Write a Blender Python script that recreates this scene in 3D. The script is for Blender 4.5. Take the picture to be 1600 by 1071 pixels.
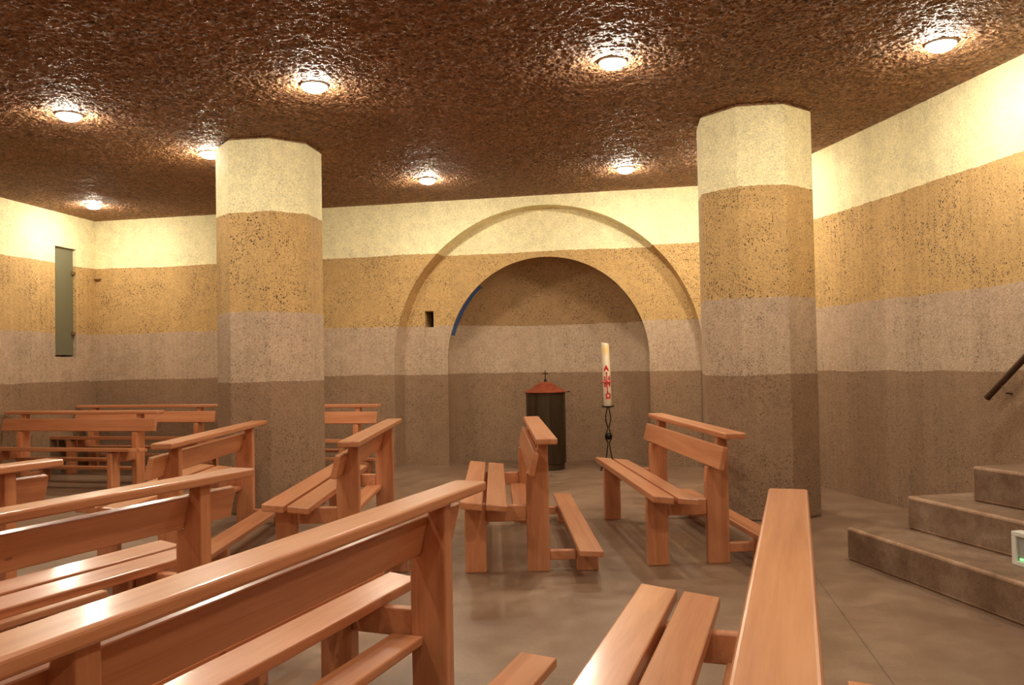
import bpy, bmesh, math, random
from mathutils import Vector, Matrix
random.seed(7)
S = bpy.context.scene
C = S.collection
for o in list(bpy.data.objects): bpy.data.objects.remove(o)
PI = math.pi

# ------------------------------------------------------------------ camera
F_PX, PITCH, ROLL, EYE = 1289.3, 0.0247, 0.0186, 1.2
cam = bpy.data.cameras.new('camera'); cam.sensor_width = 36; cam.lens = 36*F_PX/1600; cam.clip_start = .02
co = bpy.data.objects.new('camera', cam); C.objects.link(co)
co.matrix_world = Matrix.Translation((0, 0, EYE)) @ Matrix.Rotation(PI/2+PITCH, 4, 'X') @ Matrix.Rotation(-ROLL, 4, 'Z')
S.camera = co

# ------------------------------------------------------------------ world, exposure
w = bpy.data.worlds.new('world'); S.world = w; w.use_nodes = True
w.node_tree.nodes['Background'].inputs[0].default_value = (.9, .75, .6, 1)
w.node_tree.nodes['Background'].inputs[1].default_value = 0.02
vs = S.view_settings
vs.view_transform = 'Standard'; vs.look = 'None'; vs.gamma = 1; vs.use_curve_mapping = False
vs.exposure = 0.12
LAMP_STRENGTH = 430.0
LAMP_COLOR = (1.0, .905, .73, 1)
CEIL = 3.1

# ------------------------------------------------------------------ material helpers
class NT:
    def __init__(s, name):
        s.m = bpy.data.materials.new(name); s.m.use_nodes = True
        s.t = s.m.node_tree; s.n = s.t.nodes; s.b = s.n['Principled BSDF']
    def node(s, typ, **k):
        n = s.n.new(typ)
        for a, v in k.items():
            if isinstance(v, tuple) and a.startswith('i_'): pass
            setattr(n, a, v)
        return n
    def link(s, a, b): s.t.links.new(a, b)
    def val(s, sock, v):
        if hasattr(v, 'links') or isinstance(v, bpy.types.NodeSocket): s.link(v, sock)
        else: sock.default_value = v
    def math(s, op, a, b=0.0, c=None, clamp=False):
        n = s.n.new('ShaderNodeMath'); n.operation = op; n.use_clamp = clamp
        s.val(n.inputs[0], a); s.val(n.inputs[1], b)
        if c is not None: s.val(n.inputs[2], c)
        return n.outputs[0]
    def mix(s, f, a, b, blend='MIX'):
        n = s.n.new('ShaderNodeMix'); n.data_type = 'RGBA'; n.blend_type = blend
        s.val(n.inputs[0], f); s.val(n.inputs[6], a); s.val(n.inputs[7], b)
        return n.outputs[2]
    def noise(s, vec, scale, detail=4, rough=.55, dist=0):
        n = s.n.new('ShaderNodeTexNoise'); n.inputs['Scale'].default_value = scale
        n.inputs['Detail'].default_value = detail; n.inputs['Roughness'].default_value = rough
        n.inputs['Distortion'].default_value = dist
        s.link(vec, n.inputs['Vector']); return n.outputs['Fac']
    def voro(s, vec, scale):
        n = s.n.new('ShaderNodeTexVoronoi'); n.inputs['Scale'].default_value = scale
        s.link(vec, n.inputs['Vector']); return n.outputs['Distance'], n.outputs['Color']
    def ramp(s, f, stops, interp='LINEAR'):
        n = s.n.new('ShaderNodeValToRGB'); n.color_ramp.interpolation = interp
        e = n.color_ramp.elements
        while len(e) < len(stops): e.new(.5)
        for el, (p, c) in zip(e, stops): el.position = p; el.color = c if len(c) == 4 else (*c, 1)
        s.link(f, n.inputs[0]); return n.outputs[0]
    def maprange(s, f, a, b, c=0, d=1):
        n = s.n.new('ShaderNodeMapRange'); s.link(f, n.inputs[0])
        for i, v in enumerate((a, b, c, d)): n.inputs[i+1].default_value = v
        return n.outputs[0]
    def scalevec(s, vec, sc):
        n = s.n.new('ShaderNodeMapping'); n.inputs['Scale'].default_value = sc
        s.link(vec, n.inputs['Vector']); return n.outputs[0]
    def bump(s, h, strength, dist, prev=None):
        n = s.n.new('ShaderNodeBump'); n.inputs['Strength'].default_value = strength; n.inputs['Distance'].default_value = dist
        s.link(h, n.inputs['Height'])
        if prev is not None: s.link(prev, n.inputs['Normal'])
        return n.outputs[0]
    def pos(s): return s.n.new('ShaderNodeNewGeometry').outputs['Position']
    def set(s, **k):
        for a, v in k.items(): s.val(s.b.inputs[a.replace('_', ' ')], v)
        return s.m

def plain(name, col, rough=.5, metal=0, **k):
    t = NT(name); return t.set(Base_Color=(*col, 1), Roughness=rough, Metallic=metal, **k)

# strata concrete: four cast layers with exposed aggregate
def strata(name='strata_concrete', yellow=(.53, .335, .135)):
    t = NT(name); p = t.pos()
    sep = t.n.new('ShaderNodeSeparateXYZ'); t.link(p, sep.inputs[0]); z = sep.outputs[2]
    wob = t.math('MULTIPLY', t.math('SUBTRACT', t.noise(p, 1.3, 2), .5), .05)
    wob2 = t.math('MULTIPLY', t.math('SUBTRACT', t.noise(p, 28, 3), .5), .022)
    zz = t.math('DIVIDE', t.math('ADD', t.math('ADD', z, wob), wob2), 4.0)
    def band(c): return t.ramp(zz, [(0, c[0]), (1.065/4, c[1]), (1.655/4, c[2]), (2.482/4, c[3])], 'CONSTANT')
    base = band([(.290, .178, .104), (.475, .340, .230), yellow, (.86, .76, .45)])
    # strength of dark pits and of pale stones in each layer
    pits = band([(.65,)*3, (.60,)*3, (1.0,)*3, (.24,)*3])
    pale = band([(.25,)*3, (1.0,)*3, (.22,)*3, (.10,)*3])
    big = t.noise(p, .9, 5, .6)
    streak = t.noise(t.scalevec(p, (2.2, 2.2, .12)), 1.4, 4)
    mot = t.noise(p, 9, 5, .65)
    grain = t.noise(p, 70, 3, .7)
    f = t.math('ADD', t.math('ADD', t.maprange(big, .3, .7, -.06, .06), t.maprange(streak, .3, .7, -.07, .07)),
               t.math('ADD', t.maprange(mot, .3, .7, -.10, .10), t.maprange(grain, .25, .75, -.24, .24)))
    shade = t.math('ADD', f, 1.0)
    comb = t.n.new('ShaderNodeCombineXYZ')
    for i in range(3): t.link(shade, comb.inputs[i])
    col = t.mix(1.0, base, comb.outputs[0], 'MULTIPLY')
    clump = t.maprange(t.noise(p, 2.6, 3), .36, .64, .0, 1)
    def spots(scale, keep, lo, hi):
        d, c = t.voro(p, scale); sc = t.n.new('ShaderNodeSeparateColor'); t.link(c, sc.inputs[0])
        th = t.math('MULTIPLY', t.math('GREATER_THAN', sc.outputs[0], keep), t.math('MULTIPLY_ADD', clump, (hi-lo)*.7, lo+(hi-lo)*.25))
        pal = t.math('MULTIPLY', t.math('GREATER_THAN', sc.outputs[1], .74), t.math('LESS_THAN', d, .30))
        return d, t.math('LESS_THAN', d, th), pal
    d, s1, p1 = spots(82, .45, .20, .42)
    d_, s2, p2 = spots(40, .80, .14, .34)
    pit = t.math('MULTIPLY', t.math('MAXIMUM', s1, s2), pits)
    st = t.math('MULTIPLY', p1, pale)
    col = t.mix(t.math('MULTIPLY', pit, .92), col, (.085, .048, .025, 1))
    col = t.mix(t.math('MULTIPLY', st, .6), col, (.78, .70, .60, 1))
    h = t.math('ADD', t.math('ADD', t.math('MULTIPLY', grain, .45), t.math('MULTIPLY', mot, .5)),
               t.math('ADD', t.math('MULTIPLY', pit, -.35), t.math('MULTIPLY', t.math('MINIMUM', d, .4), -.7)))
    return t.set(Base_Color=col, Roughness=.85, Normal=t.bump(h, .75, .012), Specular_IOR_Level=.3)

def ceiling_mat():
    t = NT('ceiling_varnished_concrete'); p = t.pos()
    a = t.noise(p, 9, 5, .65); b = t.noise(p, 30, 4, .65, .6); c = t.noise(p, 110, 3, .65); big = t.noise(p, .8, 4)
    d, cc = t.voro(p, 45)
    sc = t.n.new('ShaderNodeSeparateColor'); t.link(cc, sc.inputs[0])
    f = t.math('ADD', t.math('MULTIPLY', b, .40), t.math('ADD', t.math('MULTIPLY', sc.outputs[0], .22), t.math('ADD', t.math('MULTIPLY', c, .20), t.math('MULTIPLY', a, .25))))
    col = t.ramp(f, [(.36, (.06, .022, .008)), (.50, (.36, .160, .055)), (.62, (.54, .260, .105)), (.76, (.72, .46, .25))])
    col = t.mix(t.maprange(big, .3, .7, 0, .3), col, (.15, .052, .02, 1))
    return t.set(Base_Color=col, Roughness=.56, Normal=t.bump(t.math('ADD', t.math('MULTIPLY', d, .8), t.math('ADD', b, c)), 1.0, .024), Specular_IOR_Level=.6)

def floor_mat():
    t = NT('floor_polished_concrete'); p = t.pos()
    a = t.noise(p, 1.1, 6, .6); b = t.noise(p, 5, 5, .65); g = t.noise(p, 60, 3, .6)
    f = t.math('ADD', t.math('MULTIPLY', a, .5), t.math('ADD', t.math('MULTIPLY', b, .35), t.math('MULTIPLY', g, .15)))
    col = t.ramp(f, [(.34, (.145, .080, .047)), (.5, (.215, .130, .082)), (.66, (.32, .212, .138))])
    # saw-cut joint lines in the slab
    sep = t.n.new('ShaderNodeSeparateXYZ'); t.link(p, sep.inputs[0])
    # direction of joints: (.217,1.225)
    L = math.hypot(.217, 1.225); nx, ny = 1.225/L, -.217/L
    s = t.math('ADD', t.math('MULTIPLY', sep.outputs[0], nx), t.math('MULTIPLY', sep.outputs[1], ny))
    s0 = 1.589*nx + 4.275*ny
    k = t.math('ABSOLUTE', t.math('SUBTRACT', t.math('FLOORED_MODULO', t.math('ADD', t.math('SUBTRACT', s, s0), 1.5), 3.0), 1.5))
    ln = t.math('LESS_THAN', k, .003)
    col = t.mix(t.math('MULTIPLY', ln, .6), col, (.06, .035, .022, 1))
    r = t.maprange(b, .3, .7, .30, .46)
    return t.set(Base_Color=col, Roughness=r, Normal=t.bump(t.math('ADD', t.math('MULTIPLY', g, .3), b), .12, .006), Specular_IOR_Level=.45)

def stair_mat(k=1.0, name='stair_concrete'):
    t = NT(name); p = t.pos()
    a = t.noise(p, 2.4, 6, .65); b = t.noise(p, 14, 5, .7); g = t.noise(p, 80, 3)
    f = t.math('ADD', t.math('MULTIPLY', a, .55), t.math('ADD', t.math('MULTIPLY', b, .3), t.math('MULTIPLY', g, .15)))
    col = t.ramp(f, [(a_, tuple(x_*k for x_ in c_)) for a_, c_ in [(.36, (.11, .058, .030)), (.48, (.185, .105, .060)), (.58, (.26, .165, .105)), (.68, (.40, .29, .20))]])
    return t.set(Base_Color=col, Roughness=.62, Normal=t.bump(t.math('ADD', b, t.math('MULTIPLY', g, .5)), .3, .008))

def wood(name, upright=False):
    t = NT(name); tc = t.n.new('ShaderNodeTexCoord').outputs['Object']
    oi = t.n.new('ShaderNodeObjectInfo').outputs['Random']
    off = t.n.new('ShaderNodeVectorMath'); off.operation = 'MULTIPLY_ADD'
    cb = t.n.new('ShaderNodeCombineXYZ')
    for i in range(3): t.link(oi, cb.inputs[i])
    t.link(cb.outputs[0], off.inputs[0]); off.inputs[1].default_value = (17, 23, 31); t.link(tc, off.inputs[2])
    v = off.outputs[0]
    sc = (9, 9, .55) if upright else (.55, 9, 9)
    gv = t.scalevec(v, sc)
    a = t.noise(gv, 1.6, 5, .6, .6); b = t.noise(t.scalevec(v, (120, 120, 6) if upright else (6, 120, 120)), 1.0, 3, .6)
    f = t.math('ADD', t.math('MULTIPLY', a, .8), t.math('MULTIPLY', b, .25))
    col = t.ramp(f, [(.30, (.38, .124, .048)), (.48, (.515, .194, .082)), (.60, (.575, .234, .106)), (.78, (.63, .28, .138))])
    tint = t.maprange(oi, 0, 1, .92, 1.06)
    cb2 = t.n.new('ShaderNodeCombineXYZ')
    for i in range(3): t.link(tint, cb2.inputs[i])
    col = t.mix(1.0, col, cb2.outputs[0], 'MULTIPLY')
    d, c = t.voro(t.scalevec(v, (3, 3, 1.2) if upright else (1.2, 3, 3)), 2.0)
    kn = t.math('LESS_THAN', d, .035)
    col = t.mix(t.math('MULTIPLY', kn, .55), col, (.16, .05, .02, 1))
    return t.set(Base_Color=col, Roughness=.33, Specular_IOR_Level=.5, Coat_Weight=.35, Coat_Roughness=.16,
                 Normal=t.bump(b, .06, .002))

M = {}
M['strata'] = strata(); M['strata_niche_shade'] = strata('strata_concrete_niche_shade', (.34, .205, .095)); M['ceiling'] = ceiling_mat(); M['floor'] = floor_mat(); M['stair'] = stair_mat()  # niche copy: the niche's shade is put into a browner yellow layer
M['wood'] = wood('varnished_beech'); M['wood_up'] = wood('varnished_beech_upright', True)
M['worn'] = stair_mat(1.75, 'stair_worn_edge')
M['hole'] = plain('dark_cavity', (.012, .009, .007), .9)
M['iron'] = plain('dark_wrought_iron', (.022, .014, .010), .42, .7)
M['bronze'] = plain('handrail_bronze', (.085, .045, .025), .42, .6)
M['steel'] = plain('brushed_steel', (.62, .58, .52), .3, 1)
M['bracket'] = plain('clip_metal', (.22, .13, .06), .45, .5)
M['white'] = plain('white_plastic', (.72, .68, .60), .4)
M['grey'] = plain('grey_diffuser', (.34, .33, .29), .35)
M['red'] = plain('red_wax', (.55, .012, .02), .4)
def emis(name, col, st):
    t = NT(name); return t.set(Base_Color=(.9, .85, .8, 1), Emission_Color=col, Emission_Strength=st)
M['bulb'] = emis('lit_bulb', LAMP_COLOR, LAMP_STRENGTH)
M['led'] = emis('green_led', (.05, 1, .15, 1), 2.0)
def tab_mat():
    t = NT('patinated_metal'); tc = t.n.new('ShaderNodeTexCoord').outputs['Object']
    n = t.noise(t.scalevec(tc, (14, 14, 1.2)), 1.5, 4)
    col = t.ramp(n, [(.3, (.045, .030, .016)), (.7, (.095, .066, .034))])
    return t.set(Base_Color=col, Roughness=.36, Metallic=.55)
M['tab'] = tab_mat()
def lid_mat():
    t = NT('red_copper'); tc = t.n.new('ShaderNodeTexCoord').outputs['Object']
    n = t.noise(tc, 16, 5, .6)
    col = t.ramp(n, [(.3, (.20, .036, .016)), (.7, (.34, .075, .03))])
    return t.set(Base_Color=col, Roughness=.42, Metallic=.35)
M['lid'] = lid_mat()
def wax():
    t = NT('cream_wax'); tc = t.n.new('ShaderNodeTexCoord').outputs['Object']
    sep = t.n.new('ShaderNodeSeparateXYZ'); t.link(tc, sep.inputs[0])
    v = t.n.new('ShaderNodeVectorMath'); v.operation = 'SUBTRACT'; t.link(tc, v.inputs[0]); v.inputs[1].default_value = (0, -.045, .62)
    ln = t.n.new('ShaderNodeVectorMath'); ln.operation = 'LENGTH'; t.link(v.outputs[0], ln.inputs[0])
    m = t.maprange(ln.outputs['Value'], .02, .08, .75, 0)
    col = t.mix(m, (.82, .70, .50, 1), (.80, .50, .14, 1))
    return t.set(Base_Color=col, Roughness=.5, Subsurface_Weight=.15)
M['wax'] = wax()
def pane(name, col, rough, em=None):
    t = NT(name); k = dict(Base_Color=(*col, 1), Roughness=rough, Specular_IOR_Level=.6)
    if em: k.update(Emission_Color=(*em[0], 1), Emission_Strength=em[1])
    return t.set(**k)
M['slit_glass'] = pane('grey_green_glass', (.13, .125, .075), .32)
M['blue_glass'] = pane('blue_glass', (.008, .07, .22), .3, ((.01, .14, .45), .035))

# ------------------------------------------------------------------ mesh helpers
def mesh_obj(name, bm, mat, parent=None, smooth=False):
    bmesh.ops.recalc_face_normals(bm, faces=bm.faces)
    me = bpy.data.meshes.new(name); bm.to_mesh(me); bm.free()
    if mat: me.materials.append(mat)
    if smooth:
        for p in me.polygons: p.use_smooth = True
        me.set_sharp_from_angle(angle=math.radians(40))
    o = bpy.data.objects.new(name, me); C.objects.link(o)
    if parent: o.parent = parent
    return o
def thing(name, label, cat, loc=(0, 0, 0), rz=0, group=None):
    o = bpy.data.objects.new(name, None); C.objects.link(o); o.empty_display_size = .1
    o.location = loc; o.rotation_euler = (0, 0, rz); o['label'] = label; o['category'] = cat
    if group: o['group'] = group
    return o
def tag(o, label, cat, group=None):
    o['label'] = label; o['category'] = cat
    if group: o['group'] = group
    return o
def struct(name, bm, mat, **k):
    o = mesh_obj(name, bm, mat, **k); o['kind'] = 'structure'; return o
def bevel(bm, w, seg=2, edges=None):
    bmesh.ops.bevel(bm, geom=edges or list(bm.edges), offset=w, segments=seg, profile=.5, affect='EDGES', clamp_overlap=True)
def box_bm(x0, x1, y0, y1, z0, z1, bv=.006, bm=None, seg=2):
    b = bmesh.new()
    vs_ = [b.verts.new((x, y, z)) for x in (x0, x1) for y in (y0, y1) for z in (z0, z1)]
    for f in ((0, 1, 3, 2), (4, 6, 7, 5), (0, 4, 5, 1), (2, 3, 7, 6), (0, 2, 6, 4), (1, 5, 7, 3)): b.faces.new([vs_[i] for i in f])
    bmesh.ops.recalc_face_normals(b, faces=b.faces)
    if bv: bevel(b, bv, seg)
    return b
def join(bm, other):
    me = bpy.data.meshes.new('t'); other.to_mesh(me); other.free(); bm.from_mesh(me); bpy.data.meshes.remove(me); return bm
def prism_x(poly, x0, x1, bv=.005):          # polygon in (y,z) extruded along x
    b = bmesh.new()
    a = [b.verts.new((x0, y, z)) for y, z in poly]; c = [b.verts.new((x1, y, z)) for y, z in poly]
    b.faces.new(a); b.faces.new(c[::-1]); n = len(poly)
    for i in range(n): b.faces.new((a[i], a[(i+1) % n], c[(i+1) % n], c[i]))
    bmesh.ops.recalc_face_normals(b, faces=b.faces)
    if bv: bevel(b, bv)
    return b
def prism_z(poly, z0, z1, bv=0):
    b = bmesh.new()
    a = [b.verts.new((x, y, z0)) for x, y in poly]; c = [b.verts.new((x, y, z1)) for x, y in poly]
    b.faces.new(a[::-1]); b.faces.new(c); n = len(poly)
    for i in range(n): b.faces.new((a[i], a[(i+1) % n], c[(i+1) % n], c[i]))
    bmesh.ops.recalc_face_normals(b, faces=b.faces)
    if bv: bevel(b, bv)
    return b
def lathe(profile, n=48, close=True):
    b = bmesh.new(); rings = []
    for r, z in profile:
        if r < 1e-6: rings.append([b.verts.new((0, 0, z))])
        else: rings.append([b.verts.new((r*math.cos(2*PI*i/n), r*math.sin(2*PI*i/n), z)) for i in range(n)])
    for A, B in zip(rings, rings[1:]):
        for i in range(n):
            j = (i+1) % n
            if len(A) == 1 and len(B) == 1: continue
            if len(A) == 1: b.faces.new((A[0], B[j], B[i]))
            elif len(B) == 1: b.faces.new((A[i], A[j], B[0]))
            else: b.faces.new((A[i], A[j], B[j], B[i]))
    if close:
        for R in (rings[0], rings[-1]):
            if len(R) > 1: b.faces.new(R)
    return b
def tube(pts, r, n=10, bm=None):
    b = bm or bmesh.new(); pts = [Vector(p) for p in pts]; rings = []
    up = Vector((0, 0, 1))
    for i, p in enumerate(pts):
        d = (pts[min(i+1, len(pts)-1)] - pts[max(i-1, 0)]).normalized()
        a = d.cross(up)
        if a.length < 1e-3: a = d.cross(Vector((1, 0, 0)))
        a.normalize(); c = d.cross(a).normalized()
        rr = r[i] if isinstance(r, (list, tuple)) else r
        rings.append([b.verts.new(p + rr*(a*math.cos(2*PI*k/n) + c*math.sin(2*PI*k/n))) for k in range(n)])
    for A, B in zip(rings, rings[1:]):
        for k in range(n): b.faces.new((A[k], A[(k+1) % n], B[(k+1) % n], B[k]))
    b.faces.new(rings[0][::-1]); b.faces.new(rings[-1])
    return b
def quad(bm, *ps): return bm.faces.new([bm.verts.new(p) for p in ps])

# ------------------------------------------------------------------ the setting
# back wall frame: s along the wall (to the right), n away from the room
SL = -.2019
ex = Vector((1, SL, 0)).normalized(); en = Vector((-SL, 1, 0)).normalized()
O = Vector((.352, 9.41 + SL*.352, 0))
def bw(s, n, z): return O + ex*s + en*n + Vector((0, 0, z))
def meet(p, d, q, e):
    den = d.x*e.y - d.y*e.x; t = ((q.x-p.x)*e.y - (q.y-p.y)*e.x)/den; return p + d*t
lw_d = Vector((.1484, 1, 0)).normalized(); lw_p = Vector((-5.285, 10.49, 0))
rw_d = Vector((-.183, 1, 0)).normalized(); rw_p = Vector((2.83, 7.634, 0))
cornerL = meet(O, ex, lw_p, lw_d); cornerR = meet(O, ex, rw_p, rw_d)
sL = (cornerL-O).dot(ex); sR = (cornerR-O).dot(ex)
YB = -3.6
def at_y(p, d, y): return p + d*((y-p.y)/d.y)
backL = at_y(lw_p, lw_d, YB); backR = at_y(rw_p, rw_d, YB)
outl = [(backL.x-.4, YB-.4), (backR.x+.4, YB-.4), (cornerR.x+1.2, cornerR.y+.2), (cornerR.x+.6, cornerR.y+1.5), (cornerL.x-.5, cornerL.y+.8)]
struct('floor', prism_z(outl, -.15, 0), M['floor'])
import numpy as np
def ceiling_mesh():
    """rough cast ceiling: real relief of stones and ripples over the part in view, plain slab behind"""
    rng = np.random.default_rng(5)
    x0, x1, y0, y1, st = -6.3, 4.1, 2.6, 10.9, .0082
    xs = np.arange(x0, x1, st); ys = np.arange(y0, y1, st)
    X, Y = np.meshgrid(xs, ys)
    def vnoise(cell):
        nx, ny = int((x1-x0)/cell)+3, int((y1-y0)/cell)+3
        g = rng.random((ny, nx)); u = (X-x0)/cell; v = (Y-y0)/cell
        i = u.astype(int); j = v.astype(int); fu = u-i; fv = v-j
        fu = fu*fu*(3-2*fu); fv = fv*fv*(3-2*fv)
        return (g[j, i]*(1-fu)+g[j, i+1]*fu)*(1-fv) + (g[j+1, i]*(1-fu)+g[j+1, i+1]*fu)*fv
    def worley(cell):
        nx, ny = int((x1-x0)/cell)+5, int((y1-y0)/cell)+5
        jx = rng.random((ny, nx)); jy = rng.random((ny, nx)); hh = rng.random((ny, nx))
        u = (X-x0)/cell+1; v = (Y-y0)/cell+1; i = u.astype(int); j = v.astype(int)
        best = np.full(X.shape, 9.); hb = np.zeros(X.shape)
        for dj in (-1, 0, 1):
            for di in (-1, 0, 1):
                d = (i+di+jx[j+dj, i+di]-u)**2 + (j+dj+jy[j+dj, i+di]-v)**2
                m = d < best; best = np.where(m, d, best); hb = np.where(m, hh[j+dj, i+di], hb)
        return np.sqrt(best), hb
    d, hh = worley(.023)
    stones = np.sqrt(np.maximum(0, 1-(d/.75)**2))*(.5+.5*hh)
    h = .011*(1-stones) + .004*vnoise(.11) + .006*vnoise(.04) + .006*vnoise(.45)
    h = h - np.percentile(h, 1); h = np.maximum(h, 0)
    dist = np.full(X.shape, 9.)                 # the relief dies out at the walls, where the joint is a clean line
    for p_, d_ in ((O, ex), (lw_p, lw_d), (rw_p, rw_d)):
        dist = np.minimum(dist, np.abs((X-p_.x)*d_.y - (Y-p_.y)*d_.x))
    h = h*np.clip(dist/.14, 0, 1)
    V = np.stack([X, Y, CEIL+h], -1).reshape(-1, 3).astype(np.float32)
    ny, nx = X.shape
    idx = np.arange(nx*ny).reshape(ny, nx)
    Fq = np.stack([idx[:-1, :-1], idx[1:, :-1], idx[1:, 1:], idx[:-1, 1:]], -1).reshape(-1, 4)
    extra = []                                   # slab above and slab behind
    def boxv(a, b, c, d_, e, f):
        n = len(V)+len(extra)
        extra.extend([(a, c, e), (b, c, e), (b, d_, e), (a, d_, e), (a, c, f), (b, c, f), (b, d_, f), (a, d_, f)])
        return [[n, n+3, n+2, n+1], [n+4, n+5, n+6, n+7], [n, n+1, n+5, n+4], [n+1, n+2, n+6, n+5], [n+2, n+3, n+7, n+6], [n+3, n, n+4, n+7]]
    fx = boxv(-8.5, 6.5, YB-.4, 11.3, CEIL+.06, CEIL+.25) + boxv(-8.5, 6.5, YB-.4, y0+.002, CEIL, CEIL+.06)
    V = np.concatenate([V, np.array(extra, np.float32)]); Fq = np.concatenate([Fq, np.array(fx)])
    me = bpy.data.meshes.new('ceiling')
    me.vertices.add(len(V)); me.vertices.foreach_set('co', V.ravel())
    me.loops.add(Fq.size); me.loops.foreach_set('vertex_index', Fq.ravel().astype(np.int32))
    me.polygons.add(len(Fq)); me.polygons.foreach_set('loop_start', np.arange(0, Fq.size, 4, dtype=np.int32))
    sm = np.ones(len(Fq), bool); sm[-len(fx):] = False
    me.polygons.foreach_set('use_smooth', sm)
    me.update(); me.validate(); me.materials.append(M['ceiling'])
    o = bpy.data.objects.new('ceiling', me); C.objects.link(o); o['kind'] = 'structure'; return o
ceiling_mesh()

RO, ZO, RI, ZI = 1.772, 1.218, 1.178, 1.245
RS = 1.735                     # half width at the inside of the outer arch's splayed reveal
DEP = .20
def arch(s, R, zc, half=None):
    half = half or R; q = 1-(s/half)**2
    return zc + R*math.sqrt(max(q, 0))
def angs(half, extra=(), n=64):
    l = [-half*math.cos(PI*i/n) for i in range(n+1)] + list(extra)
    return sorted(l)
bm = bmesh.new()
def strip(bm, ss, zlo, zhi, n, skip=None):
    for a, b in zip(ss, ss[1:]):
        if b-a < 1e-6: continue
        segs = [((zlo(a), zhi(a)), (zlo(b), zhi(b)))]
        m = .5*(a+b)
        if skip and skip[0] < m < skip[1]:
            segs = [((zlo(a), skip[2]), (zlo(b), skip[2])), ((skip[3], zhi(a)), (skip[3], zhi(b)))]
        for (l0, h0), (l1, h1) in segs:
            quad(bm, bw(a, n, l0), bw(b, n, l1), bw(b, n, h1), bw(a, n, h0))
Z0 = lambda s: 0.0
WT = CEIL+.055
ZC = lambda s: WT
strip(bm, [sL, -RO], Z0, ZC, 0); strip(bm, [RO, sR], Z0, ZC, 0)
strip(bm, angs(RO), lambda s: arch(s, RO, ZO), ZC, 0)
# recessed face between the two arches, with its small square cavity
HOLE = (-1.452, -1.345, 1.642, 1.835)
lo = lambda s: 0.0 if abs(s) > RI+1e-6 else arch(s, RI, ZI)
hi = lambda s: arch(s, RO, ZO, RS)
left = [s for s in angs(RS, HOLE[:2]) if s <= -RI] + [-RI]
strip(bm, left, Z0, hi, DEP, HOLE)
strip(bm, [-s for s in reversed([s for s in angs(RS) if s <= -RI] + [-RI])], Z0, hi, DEP)
strip(bm, angs(RI), lambda s: arch(s, RI, ZI), hi, DEP)
# splayed reveal of the outer arch
def prof(R, zc, half=None, n=48):
    half = half or R
    return [(-half, 0.0)] + [(-half*math.cos(PI*i/n), zc+R*math.sin(PI*i/n)) for i in range(n+1)] + [(half, 0.0)]
for (A, B) in zip(zip(prof(RO, ZO), prof(RO, ZO)[1:]), zip(prof(RO, ZO, RS), prof(RO, ZO, RS)[1:])):
    quad(bm, bw(A[0][0], 0, A[0][1]), bw(A[1][0], 0, A[1][1]), bw(B[1][0], DEP, B[1][1]), bw(B[0][0], DEP, B[0][1]))
# cavity sides
a, b_, z0, z1 = HOLE; d0, d1 = DEP, DEP+.28
for (p, q) in (((a, z0), (b_, z0)), ((b_, z0), (b_, z1)), ((b_, z1), (a, z1)), ((a, z1), (a, z0))):
    quad(bm, bw(p[0], d0, p[1]), bw(q[0], d0, q[1]), bw(q[0], d1, q[1]), bw(p[0], d1, p[1]))
bmesh.ops.remove_doubles(bm, verts=bm.verts, dist=1e-4)
wall_back = struct('wall_back', bm, M['strata'])
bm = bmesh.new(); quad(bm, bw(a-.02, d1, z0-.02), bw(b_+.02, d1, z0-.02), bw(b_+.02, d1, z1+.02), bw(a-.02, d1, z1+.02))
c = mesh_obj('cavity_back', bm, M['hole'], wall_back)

# apse niche behind the inner arch, with a tall light slit in each flank
ND = .66
th0, th1 = math.radians(14.5), math.radians(48)
ths = sorted(set([PI*i/44 for i in range(45)] + [th0, th1, PI-th0, PI-th1]))
P0 = [(-1.0, z) for z in (0.0,)]
rows = [('leg', -1, 0.0)] + [('arc', th, 0) for th in reversed(ths)] + [('leg', 1, 0.0)]
def nk(d): return max(1-(d/ND)**2.5, 0)**(1/2.5)
deps = [0, .03, .10, .18, .25, .33, .41, .48, .53, .57, .60, .62, .635, .645, .652, .657, .66]
def npt(row, d):
    k = nk(d)
    if row[0] == 'leg': return bw(row[1]*RI*k, DEP+d, 0)
    return bw(RI*k*math.cos(row[1]), DEP+d, ZI + RI*k*math.sin(row[1]))
bm = bmesh.new()
grid = [[bm.verts.new(npt(r, d)) for d in deps] for r in rows]
slits = []
for i in range(len(rows)-1):
    for j in range(len(deps)-1):
        ri, rj = rows[i], rows[i+1]
        cut = False
        if ri[0] == 'arc' and rj[0] == 'arc' and 1 <= j < 3:
            m = .5*(ri[1]+rj[1])
            if th0 < m < th1 or th0 < PI-m < th1: cut = True
        if cut: continue
        q = (grid[i][j], grid[i+1][j], grid[i+1][j+1], grid[i][j+1])
        try: bm.faces.new(q)
        except ValueError: pass
bmesh.ops.remove_doubles(bm, verts=bm.verts, dist=1e-5)
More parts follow.
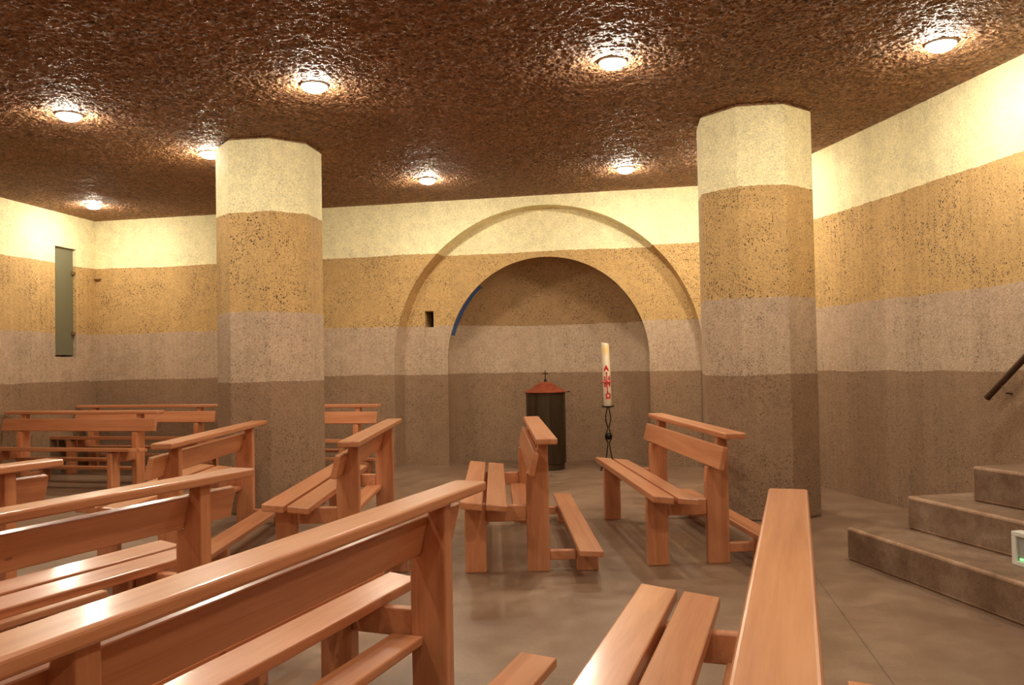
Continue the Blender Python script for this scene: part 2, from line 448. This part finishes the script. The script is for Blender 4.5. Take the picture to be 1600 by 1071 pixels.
# reveals of the two slits
def out(th, d, o): k = nk(d); return bw((RI*k+o)*math.cos(th), DEP+d, ZI+(RI*k+o)*math.sin(th))
panes = []
for side in (0, 1):
    tl = [t_ if side == 0 else PI-t_ for t_ in ths if th0-1e-6 <= t_ <= th1+1e-6]
    for d in (.03, .18):
        for A, B in zip(tl, tl[1:]): quad(bm, out(A, d, 0), out(B, d, 0), out(B, d, .14), out(A, d, .14))
    for th in (tl[0], tl[-1]):
        dd = [.03, .10, .18]
        for A, B in zip(dd, dd[1:]): quad(bm, out(th, A, 0), out(th, B, 0), out(th, B, .14), out(th, A, .14))
    pb = bmesh.new(); dd = [.03, .10, .18]
    for A, B in zip(tl, tl[1:]):
        for x, y in zip(dd, dd[1:]): quad(pb, out(A, x, .028), out(B, x, .028), out(B, y, .028), out(A, y, .028))
    bmesh.ops.remove_doubles(pb, verts=pb.verts, dist=1e-5)
    panes.append(pb)
for v in bm.verts: pass
niche = struct('wall_niche', bm, M['strata_niche_shade'])
for p_ in niche.data.polygons: p_.use_smooth = True
niche.data.set_sharp_from_angle(angle=math.radians(35))
for i, pb in enumerate(panes):
    o = struct('window_%d' % (i+2), pb, M['blue_glass' if i else 'slit_glass'])
    md = o.modifiers.new('thick', 'SOLIDIFY'); md.thickness = .012

# left wall with the narrow recessed window
lx, ln_ = lw_d, Vector((-lw_d.y, lw_d.x, 0))         # ln_ points out of the room
def lw(y, n, z):
    p = at_y(lw_p, lw_d, y); return p + ln_*n + Vector((0, 0, z))
WY0, WY1, WZ0, WZ1 = 9.745, 10.115, 1.372, 2.692
bm = bmesh.new(); yt = cornerL.y
for (a, b_, z0, z1) in ((YB, WY0, 0, WT), (WY1, yt, 0, WT), (WY0, WY1, 0, WZ0), (WY0, WY1, WZ1, WT)):
    quad(bm, lw(a, 0, z0), lw(b_, 0, z0), lw(b_, 0, z1), lw(a, 0, z1))
for (p, q) in (((WY0, WZ0), (WY1, WZ0)), ((WY1, WZ0), (WY1, WZ1)), ((WY1, WZ1), (WY0, WZ1)), ((WY0, WZ1), (WY0, WZ0))):
    quad(bm, lw(p[0], 0, p[1]), lw(q[0], 0, q[1]), lw(q[0], .2, q[1]), lw(p[0], .2, p[1]))
quad(bm, lw(WY0, .2, WZ0), lw(WY1, .2, WZ0), lw(WY1, .2, WZ1), lw(WY0, .2, WZ1))
bmesh.ops.remove_doubles(bm, verts=bm.verts, dist=1e-4)
struct('wall_left', bm, M['strata'])
def lbox(y0, y1, n0, n1, z0, z1, bv=.002):
    b = box_bm(y0, y1, n0, n1, z0, z1, bv)
    for v in b.verts: v.co = lw(v.co.x, v.co.y, v.co.z)
    return b
win = bpy.data.objects.new('window_1', None); C.objects.link(win); win['kind'] = 'structure'
mesh_obj('pane', lbox(WY0+.006, WY1-.012, .035, .047, WZ0+.022, WZ1-.004), M['slit_glass'], win)
for y0, y1 in ((WY0-.004, WY0+.04), (WY1-.05, WY1+.004)):
    for z in (1.66, 2.40):
        mesh_obj('clip', lbox(y0, y1, .012, .05, z-.02, z+.02), M['bracket'], win)

# right wall, cast in slightly turned panels
knots = [(cornerR.y, 0), (6.62, .018), (4.9, .0), (2.4, .02), (YB, 0)]
bm = bmesh.new()
def rw(y, n, z): return at_y(rw_p, rw_d, y) + Vector((rw_d.y, -rw_d.x, 0))*n + Vector((0, 0, z))
for (ya, na), (yb, nb) in zip(knots, knots[1:]):
    quad(bm, rw(ya, na, 0), rw(yb, nb, 0), rw(yb, nb, WT), rw(ya, na, WT))
bmesh.ops.remove_doubles(bm, verts=bm.verts, dist=1e-4)
struct('wall_right', bm, M['strata'])
bm = bmesh.new(); quad(bm, (backL.x, YB, 0), (backR.x, YB, 0), (backR.x, YB, CEIL), (backL.x, YB, CEIL))
struct('wall_rear', bm, M['strata'])

# ------------------------------------------------------------------ pillars
def octagon(cx, cy, R, first_view_deg):
    # vertices at first_view_deg + 45k measured about the line of sight, so each facet faces as in the photo
    phi = math.atan2(cx, cy); pts = []
    for k in range(8):
        a = math.radians(first_view_deg + 45*k) + PI
        # screen-right axis r, toward-viewer axis f
        r = Vector((math.cos(phi), -math.sin(phi))); f = Vector((-math.sin(phi), -math.cos(phi)))
        al = math.radians(first_view_deg + 45*k)
        p = Vector((cx, cy)) + R*(math.sin(al)*r + math.cos(al)*f); pts.append((p.x, p.y))
    return pts
def pillar(cx, cy, R, deg, label):
    t = thing('concrete_pillar', label, 'pillar', (cx, cy, 0), 0)
    pts = [(x-cx, y-cy) for x, y in octagon(cx, cy, R, deg)]
    b = prism_z(pts, 0, CEIL-.012)
    bevel(b, .012, 2)
    mesh_obj('shaft', b, M['strata'], t)
    cap = prism_z([(x*.955, y*.955) for x, y in pts], CEIL-.012, CEIL+.05)
    mesh_obj('shadow_gap', cap, M['ceiling'], t)
pillar(-2.09, 7.165, .446, -2, 'octagonal layered concrete pillar behind the left benches')
pillar(1.935, 6.510, .450, -14, 'octagonal layered concrete pillar on the right beside the stairs')

# ------------------------------------------------------------------ ceiling lamps
lamp_pos = [
 (-3.254, 6.078, 'round lit ceiling lamp farthest left in the nearer visible row'),
 (-1.305, 5.536, 'round lit ceiling lamp in front of the left pillar, above the front benches'),
 (.672, 5.198, 'round lit ceiling lamp in front of the right pillar, above the middle of the room'),
 (2.655, 4.999, 'round lit ceiling lamp above the stairs by the right wall'),
 (-2.640, 7.248, 'round lit ceiling lamp close beside the left edge of the left pillar'),
 (-4.778, 9.435, 'round lit ceiling lamp in the far left corner near the narrow window'),
 (-.837, 8.441, 'round lit ceiling lamp left of the arch apex, near the back wall'),
 (2.02, 7.72, 'round lit ceiling lamp hidden behind the right pillar'),
 (1.153, 8.123, 'round lit ceiling lamp above the tall candle, left of the right pillar'),
 (-3.95, 2.75, 'added round fill lamp overhead outside the picture, left of the viewpoint'),  # this and the following lamps are unseen, added to light the foreground
 (-1.75, 2.25, 'added round fill lamp overhead outside the picture, above the nearest long bench'),
 (.45, 1.85, 'added round fill lamp overhead outside the picture, almost above the viewpoint'),
 (2.75, 1.5, 'added round fill lamp overhead outside the picture, right of the viewpoint'),
 (-1.4, -1.2, 'added round fill lamp behind the viewpoint, left of centre'),
 (1.4, -1.6, 'added round fill lamp behind the viewpoint, right of centre')]
lamp0 = None
def copy_tree(o, parent=None):
    c = o.copy(); C.objects.link(c)
    if parent: c.parent = parent
    for ch in o.children: copy_tree(ch, c)
    return c
for x, y, lab in lamp_pos:
    if lamp0 is None:
        lamp0 = thing('ceiling_lamp', lab, 'lamp', (x, y, CEIL), 0, 'recessed round lamps in the ceiling')
        mesh_obj('trim_ring', lathe([(.079, .03), (.090, .03), (.090, -.003), (.087, -.006), (.082, -.006), (.079, -.003)], 40, False), M['white'], lamp0, True)
        mesh_obj('bulb', lathe([(.0, -.044), (.034, -.041), (.060, -.032), (.074, -.018), (.078, .03)], 20, False), M['bulb'], lamp0, True)
        t = lamp0
    else: t = copy_tree(lamp0)
    t.location = (x, y, CEIL); t['label'] = lab

# ------------------------------------------------------------------ benches
H, SE, KN = .7806, .4298, .1696
LH, LS, LK, LP, LB = .953, .959, .994, .743, .950
def slope_plank(x0, x1, y0, y1, zf, sl, th, bv=.006):
    b = box_bm(x0, x1, y0, y1, -th, 0, bv)
    for v in b.verts: v.co.z += zf(v.co.y)
    return b
seat_z = lambda y: SE + .107*(y-.28)
kneel_z = lambda y: KN + .06*(y+.30)
POST = [(-.087, 0), (.0415, 0), (.0460, .50), (.040, .567), (.0040, .567), (-.0245, .712), (-.027, .7456), (-.084, .7456), (-.087, .52)]
def make_bench():
    t = thing('church_bench', 'x', 'bench', group='wooden church benches with kneelers')
    TK = .056
    for s in (-1, 1):
        x0, x1 = sorted((s*LP, s*(LP-TK)))
        mesh_obj('back_post', prism_x(POST, x0, x1), M['wood_up'], t)
        mesh_obj('front_leg', box_bm(x0, x1, .2774, .3997, 0, .393), M['wood_up'], t)
        mesh_obj('seat_rail', box_bm(x0+.008, x1-.008, .0445, .2774, .288, .382), M['wood'], t)
        mesh_obj('kneeler_block', box_bm(x0, x1, -.3652, -.2401, 0, .134), M['wood_up'], t)
        mesh_obj('kneeler_rail', box_bm(x0+.008, x1-.008, -.2401, -.087, .062, .118), M['wood'], t)
    mesh_obj('seat_plank', slope_plank(-LS, LS, .2946, .4165, seat_z, 0, .040), M['wood'], t)
    mesh_obj('seat_plank', slope_plank(-LS, LS, .1545, .2738, seat_z, 0, .036), M['wood'], t)
    mesh_obj('shelf', box_bm(-LP+TK+.001, LP-TK-.001, -.002, .115, .272, .302), M['wood'], t)
    # backrest leans on the notched posts
    b = prism_x([(.0370, .5765), (.0062, .705), (-.0255, .697), (.0050, .5690)], -LB, LB, .006)
    mesh_obj('backrest', b, M['wood'], t)
    mesh_obj('handrail', box_bm(-LH, LH, -.1272, -.006, .7456, H, .009, seg=3), M['wood'], t)
    mesh_obj('kneeler', slope_plank(-LK, LK, -.365, -.2295, kneel_z, 0, .034), M['wood'], t)
    return t
benches = [
 (-.555, 2.112, 69.34, 'nearest long wooden bench running from the lower left corner to the picture centre'),
 (-1.582, 2.639, 66.22, 'second wooden bench from the bottom left, its handrail ending below the left pillar'),
 (.093, 5.502, 91.25, 'wooden bench seen end-on in the middle, in front of the dark cylinder'),
 (1.123, 5.608, 93.74, 'wooden bench in front of the right pillar, beside the tall candle'),
 (-.994, 5.542, 90.40, 'wooden bench standing just right of the left pillar, seat facing left'),
 (.504, 1.781, 71.0, 'close wooden bench at the bottom right, its broad handrail pointing at the right pillar'),
 (-2.073, 5.626, 90.71, 'wooden bench whose handrail ends against the front of the left pillar'),
 (-4.546, 8.632, 165.82, 'wooden bench facing the room at far left, before the one along the wall'),
 (-4.392, 9.835, 167.0, 'wooden bench against the back wall in the far left corner'),
 (-2.391, 9.113, 166.5, 'wooden bench by the back wall half hidden behind the left pillar'),
 (-2.654, 3.143, 66.29, 'wooden bench at the left edge of which only the handrail tip and backrest end show')]
b0 = None
for x, y, r, lab in benches:
    if b0 is None: b0 = make_bench(); t = b0
    else: t = copy_tree(b0)
    t.location = (x, y, 0); t.rotation_euler = (0, 0, math.radians(r)); t['label'] = lab

# ------------------------------------------------------------------ stairs, handrail, step light
st = thing('concrete_stairs', 'low concrete stairs winding up along the right wall', 'stairs', (0, 0, 0))
def rwx(y): return at_y(rw_p, rw_d, y).x
def step(c, d, e, z0, z1, ln):
    c = Vector((*c, 0)); d = Vector((*d, 0)).normalized(); e = Vector((*e, 0)).normalized()
    far = c + d*ln
    k = meet(c, e, rw_p, rw_d); kf = Vector((rwx(far.y), far.y, 0))
    poly = [(c.x, c.y), (far.x, far.y), (kf.x-.01, kf.y), (k.x-.01, k.y)]
    b = prism_z(poly, z0, z1)
    res = bmesh.ops.bevel(b, geom=list(b.edges), offset=.016, segments=3, profile=.5, affect='EDGES')
    for f in res['faces']: f.material_index = 1
    o = mesh_obj('step', b, M['stair'], st); o.data.materials.append(M['worn']); return o
step((1.963, 4.925), (.2, -.98), (.96, .22), 0, .19, 3.6)
step((2.290, 4.850), (.222, -.975), (.97, .20), .19, .38, 3.2)
step((2.560, 4.640), (.29, -.957), (.97, .22), .38, .575, 2.6)
# handrail
hr = thing('stair_handrail', 'dark round metal handrail on the right wall above the stairs', 'handrail', (3.145, 5.48, 0))
R0, R1 = Vector((0, 0, .912)), Vector((.055, -.315, 1.166))
dr = R1-R0
b = tube([R0, R0+dr*.02, R0+dr*4.2], [.024, .021, .021], 16)
mesh_obj('rail', b, M['bronze'], hr, True)
br0 = R0 + dr*.40
wallp = Vector((rwx(5.41)-.0-3.145, 5.41-5.48, 0))
b = tube([br0+Vector((0, 0, -.015)), br0+Vector((.014, -.005, -.045)), br0+Vector((.022, -.008, -.068))], .0075, 8)
mesh_obj('bracket', b, M['steel'], hr, True)
b = tube([br0+Vector((.022, -.008, -.068)), Vector((wallp.x+.012, wallp.y-.03, br0.z-.075))], .006, 8)
mesh_obj('bracket_foot', b, M['bronze'], hr, True)
# emergency light standing on the first tread against the second riser
d2 = Vector((.222, -.975, 0)).normalized(); p2 = Vector((-d2.y, d2.x, 0))
el = thing('step_light', 'small white framed light box with green diode on the second stair riser', 'light', (2.378, 3.985, .19), math.atan2(d2.y, d2.x))
def ebox(x0, x1, y0, y1, z0, z1, bv=.003): return box_bm(x0, x1, y0, y1, z0, z1, bv)
# local x runs along the riser toward the viewer, local -y faces the room
b = bmesh.new()
for q in ((0, .26, 0, .060, 0, .022), (0, .26, 0, .060, .138, .16), (0, .026, 0, .060, .022, .138), (.234, .26, 0, .060, .022, .138)):
    join(b, ebox(*[v if i not in (2, 3) else v-.0 for i, v in enumerate(q)]))
fr = mesh_obj('frame', b, M['white'], el)
mesh_obj('diffuser', ebox(.026, .234, .012, .055, .022, .138), M['grey'], el)
mesh_obj('diode', ebox(.040, .062, .006, .014, .026, .036, .002), M['led'], el)

# ------------------------------------------------------------------ tabernacle
tb = thing('tabernacle', 'dark metal cylinder cabinet with red domed lid standing in the arched niche', 'cabinet', (.368, 9.335, 0))
mesh_obj('plinth', lathe([(.200, 0), (.206, .004), (.206, .066), (.200, .07)]), M['tab'], tb, True)
mesh_obj('body', lathe([(.218, .07), (.222, .076), (.222, .838), (.226, .842), (.226, .856), (.21, .86)]), M['tab'], tb, True)
lid = mesh_obj('lid', lathe([(.21, .858), (.247, .860), (.250, .866), (.243, .873), (.215, .884), (.18, .902), (.14, .930), (.10, .956), (.06, .974), (.025, .982), (0, .984)]), M['lid'], tb, True)
b = lathe([(.012, .98), (.018, .986), (.018, .996), (.010, 1.004), (.006, 1.012), (0, 1.014)], 16)
join(b, box_bm(-.005, .005, -.005, .005, 1.0, 1.108, .0015)); join(b, box_bm(-.033, .033, -.005, .005, 1.066, 1.077, .0015))
mesh_obj('cross', b, M['iron'], lid)
mesh_obj('latch', tube([(.235, -.02, .862), (.262, -.03, .866), (.276, -.032, .862)], .006, 8), M['iron'], lid, True)

# ------------------------------------------------------------------ candle stand and candle
CX, CY = 1.048, 9.146
cs = thing('candle_stand', 'slim wrought iron candle stand with wavy rods in the niche', 'candle stand', (CX, CY, 0))
mesh_obj('saucer', lathe([(.0, .684), (.03, .686), (.066, .694), (.076, .703), (.073, .705), (.06, .699), (0, .697)], 32), M['iron'], cs, True)
key = [(.684, .012), (.655, .020), (.60, .036), (.565, .040), (.52, .030), (.475, .012), (.45, .011), (.42, .024), (.385, .047), (.37, .050), (.345, .045), (.315, .022), (.295, .012), (.275, .012), (.23, .022), (.16, .036), (.09, .060), (.03, .092), (.008, .120), (.008, .138)]
for k in range(4):
    a = math.radians(38+90*k)
    pts = []
    for (z0, r0), (z1, r1) in zip(key, key[1:]):
        for i in range(3): f = i/3; pts.append(((r0+(r1-r0)*f)*math.cos(a), (r0+(r1-r0)*f)*math.sin(a), z0+(z1-z0)*f))
    pts.append((key[-1][1]*math.cos(a), key[-1][1]*math.sin(a), key[-1][0]))
    mesh_obj('rod', tube(pts, .0060, 8), M['iron'], cs, True)
b = bmesh.new(); bmesh.ops.create_uvsphere(b, u_segments=24, v_segments=14, radius=.038, matrix=Matrix.Translation((0, 0, .37)))
mesh_obj('ball', b, M['iron'], cs, True)

pc = thing('paschal_candle', 'tall cream candle with red cross and letters, leaning slightly on its stand', 'candle', (CX, CY, .7035))
pc.rotation_euler = (0, math.radians(-1.6), 0)
RC, HC = .0445, .70
body = lathe([(RC-.003, 0), (RC, .004), (RC, HC-.008), (RC-.005, HC-.002), (RC-.012, HC-.004), (.012, HC-.016), (0, HC-.018)], 40)
for v in body.verts:                      # the rim has burnt down lower on the right
    if v.co.z > HC-.03: v.co.z -= .010*(v.co.x/RC)
mesh_obj('wax', body, M['wax'], pc, True)
mesh_obj('wick', tube([(0, 0, HC-.02), (.001, 0, HC-.002)], .002, 6), M['hole'], pc)
# red cross with five studs, bars slightly longer than the candle is wide
def zf(z): return z-.7035
b = tube([(-.002, -RC-.003, zf(.862)), (-.002, -RC-.003, zf(1.072))], .0056, 8)
for z in (.862, 1.072, .970):
    s_ = bmesh.new(); bmesh.ops.create_uvsphere(s_, u_segments=12, v_segments=8, radius=.0095, matrix=Matrix.Translation((-.002, -RC-.004, zf(z)))); join(b, s_)
tube([(-.064, -RC+.012, zf(.970)), (-.03, -RC-.004, zf(.970)), (.03, -RC-.004, zf(.970)), (.064, -RC+.012, zf(.970))], [.005, .0068, .0068, .005], 8, b)
mesh_obj('red_cross', b, M['red'], pc, True)['label'] = 'red wax cross'
def glyph(ch, x, z, size, wd=1.0):
    cu = bpy.data.curves.new('glyph', 'FONT'); cu.body = ch; cu.size = size; cu.align_x = 'CENTER'; cu.align_y = 'CENTER'; cu.extrude = .0012; cu.offset = .0030*size/.06
    o = bpy.data.objects.new('glyph', cu); C.objects.link(o)
    dg = bpy.context.evaluated_depsgraph_get(); me = bpy.data.meshes.new_from_object(o.evaluated_get(dg))
    bpy.data.objects.remove(o)
    b = bmesh.new(); b.from_mesh(me)
    bmesh.ops.subdivide_edges(b, edges=[e for e in b.edges if e.calc_length() > .012], cuts=2)
    for v in b.verts:
        X, Z, D = v.co.x*wd + x, v.co.y + z, v.co.z
        a = X/RC; r = RC+.0015+D
        v.co = (r*math.sin(a), -r*math.cos(a), Z)
    return mesh_obj('red_mark', b, M['red'], pc)
glyph('A', -.004, zf(1.118), .080, .95)
glyph('2', -.025, zf(1.006), .062, .8); glyph('0', .025, zf(1.006), .062, .8)
glyph('0', -.023, zf(.934), .062, .8); glyph('9', .024, zf(.934), .062, .8)
glyph('\u03a9', .004, zf(.812), .080, .95)

# small metal tab in the far left corner
p = cornerL
tag(mesh_obj('wall_bracket', box_bm(p.x-.0, p.x+.085, p.y-.045, p.y-.0, 2.352, 2.366, .002), M['bracket']), 'tiny dark metal tab at the far left corner beside the narrow window', 'bracket')
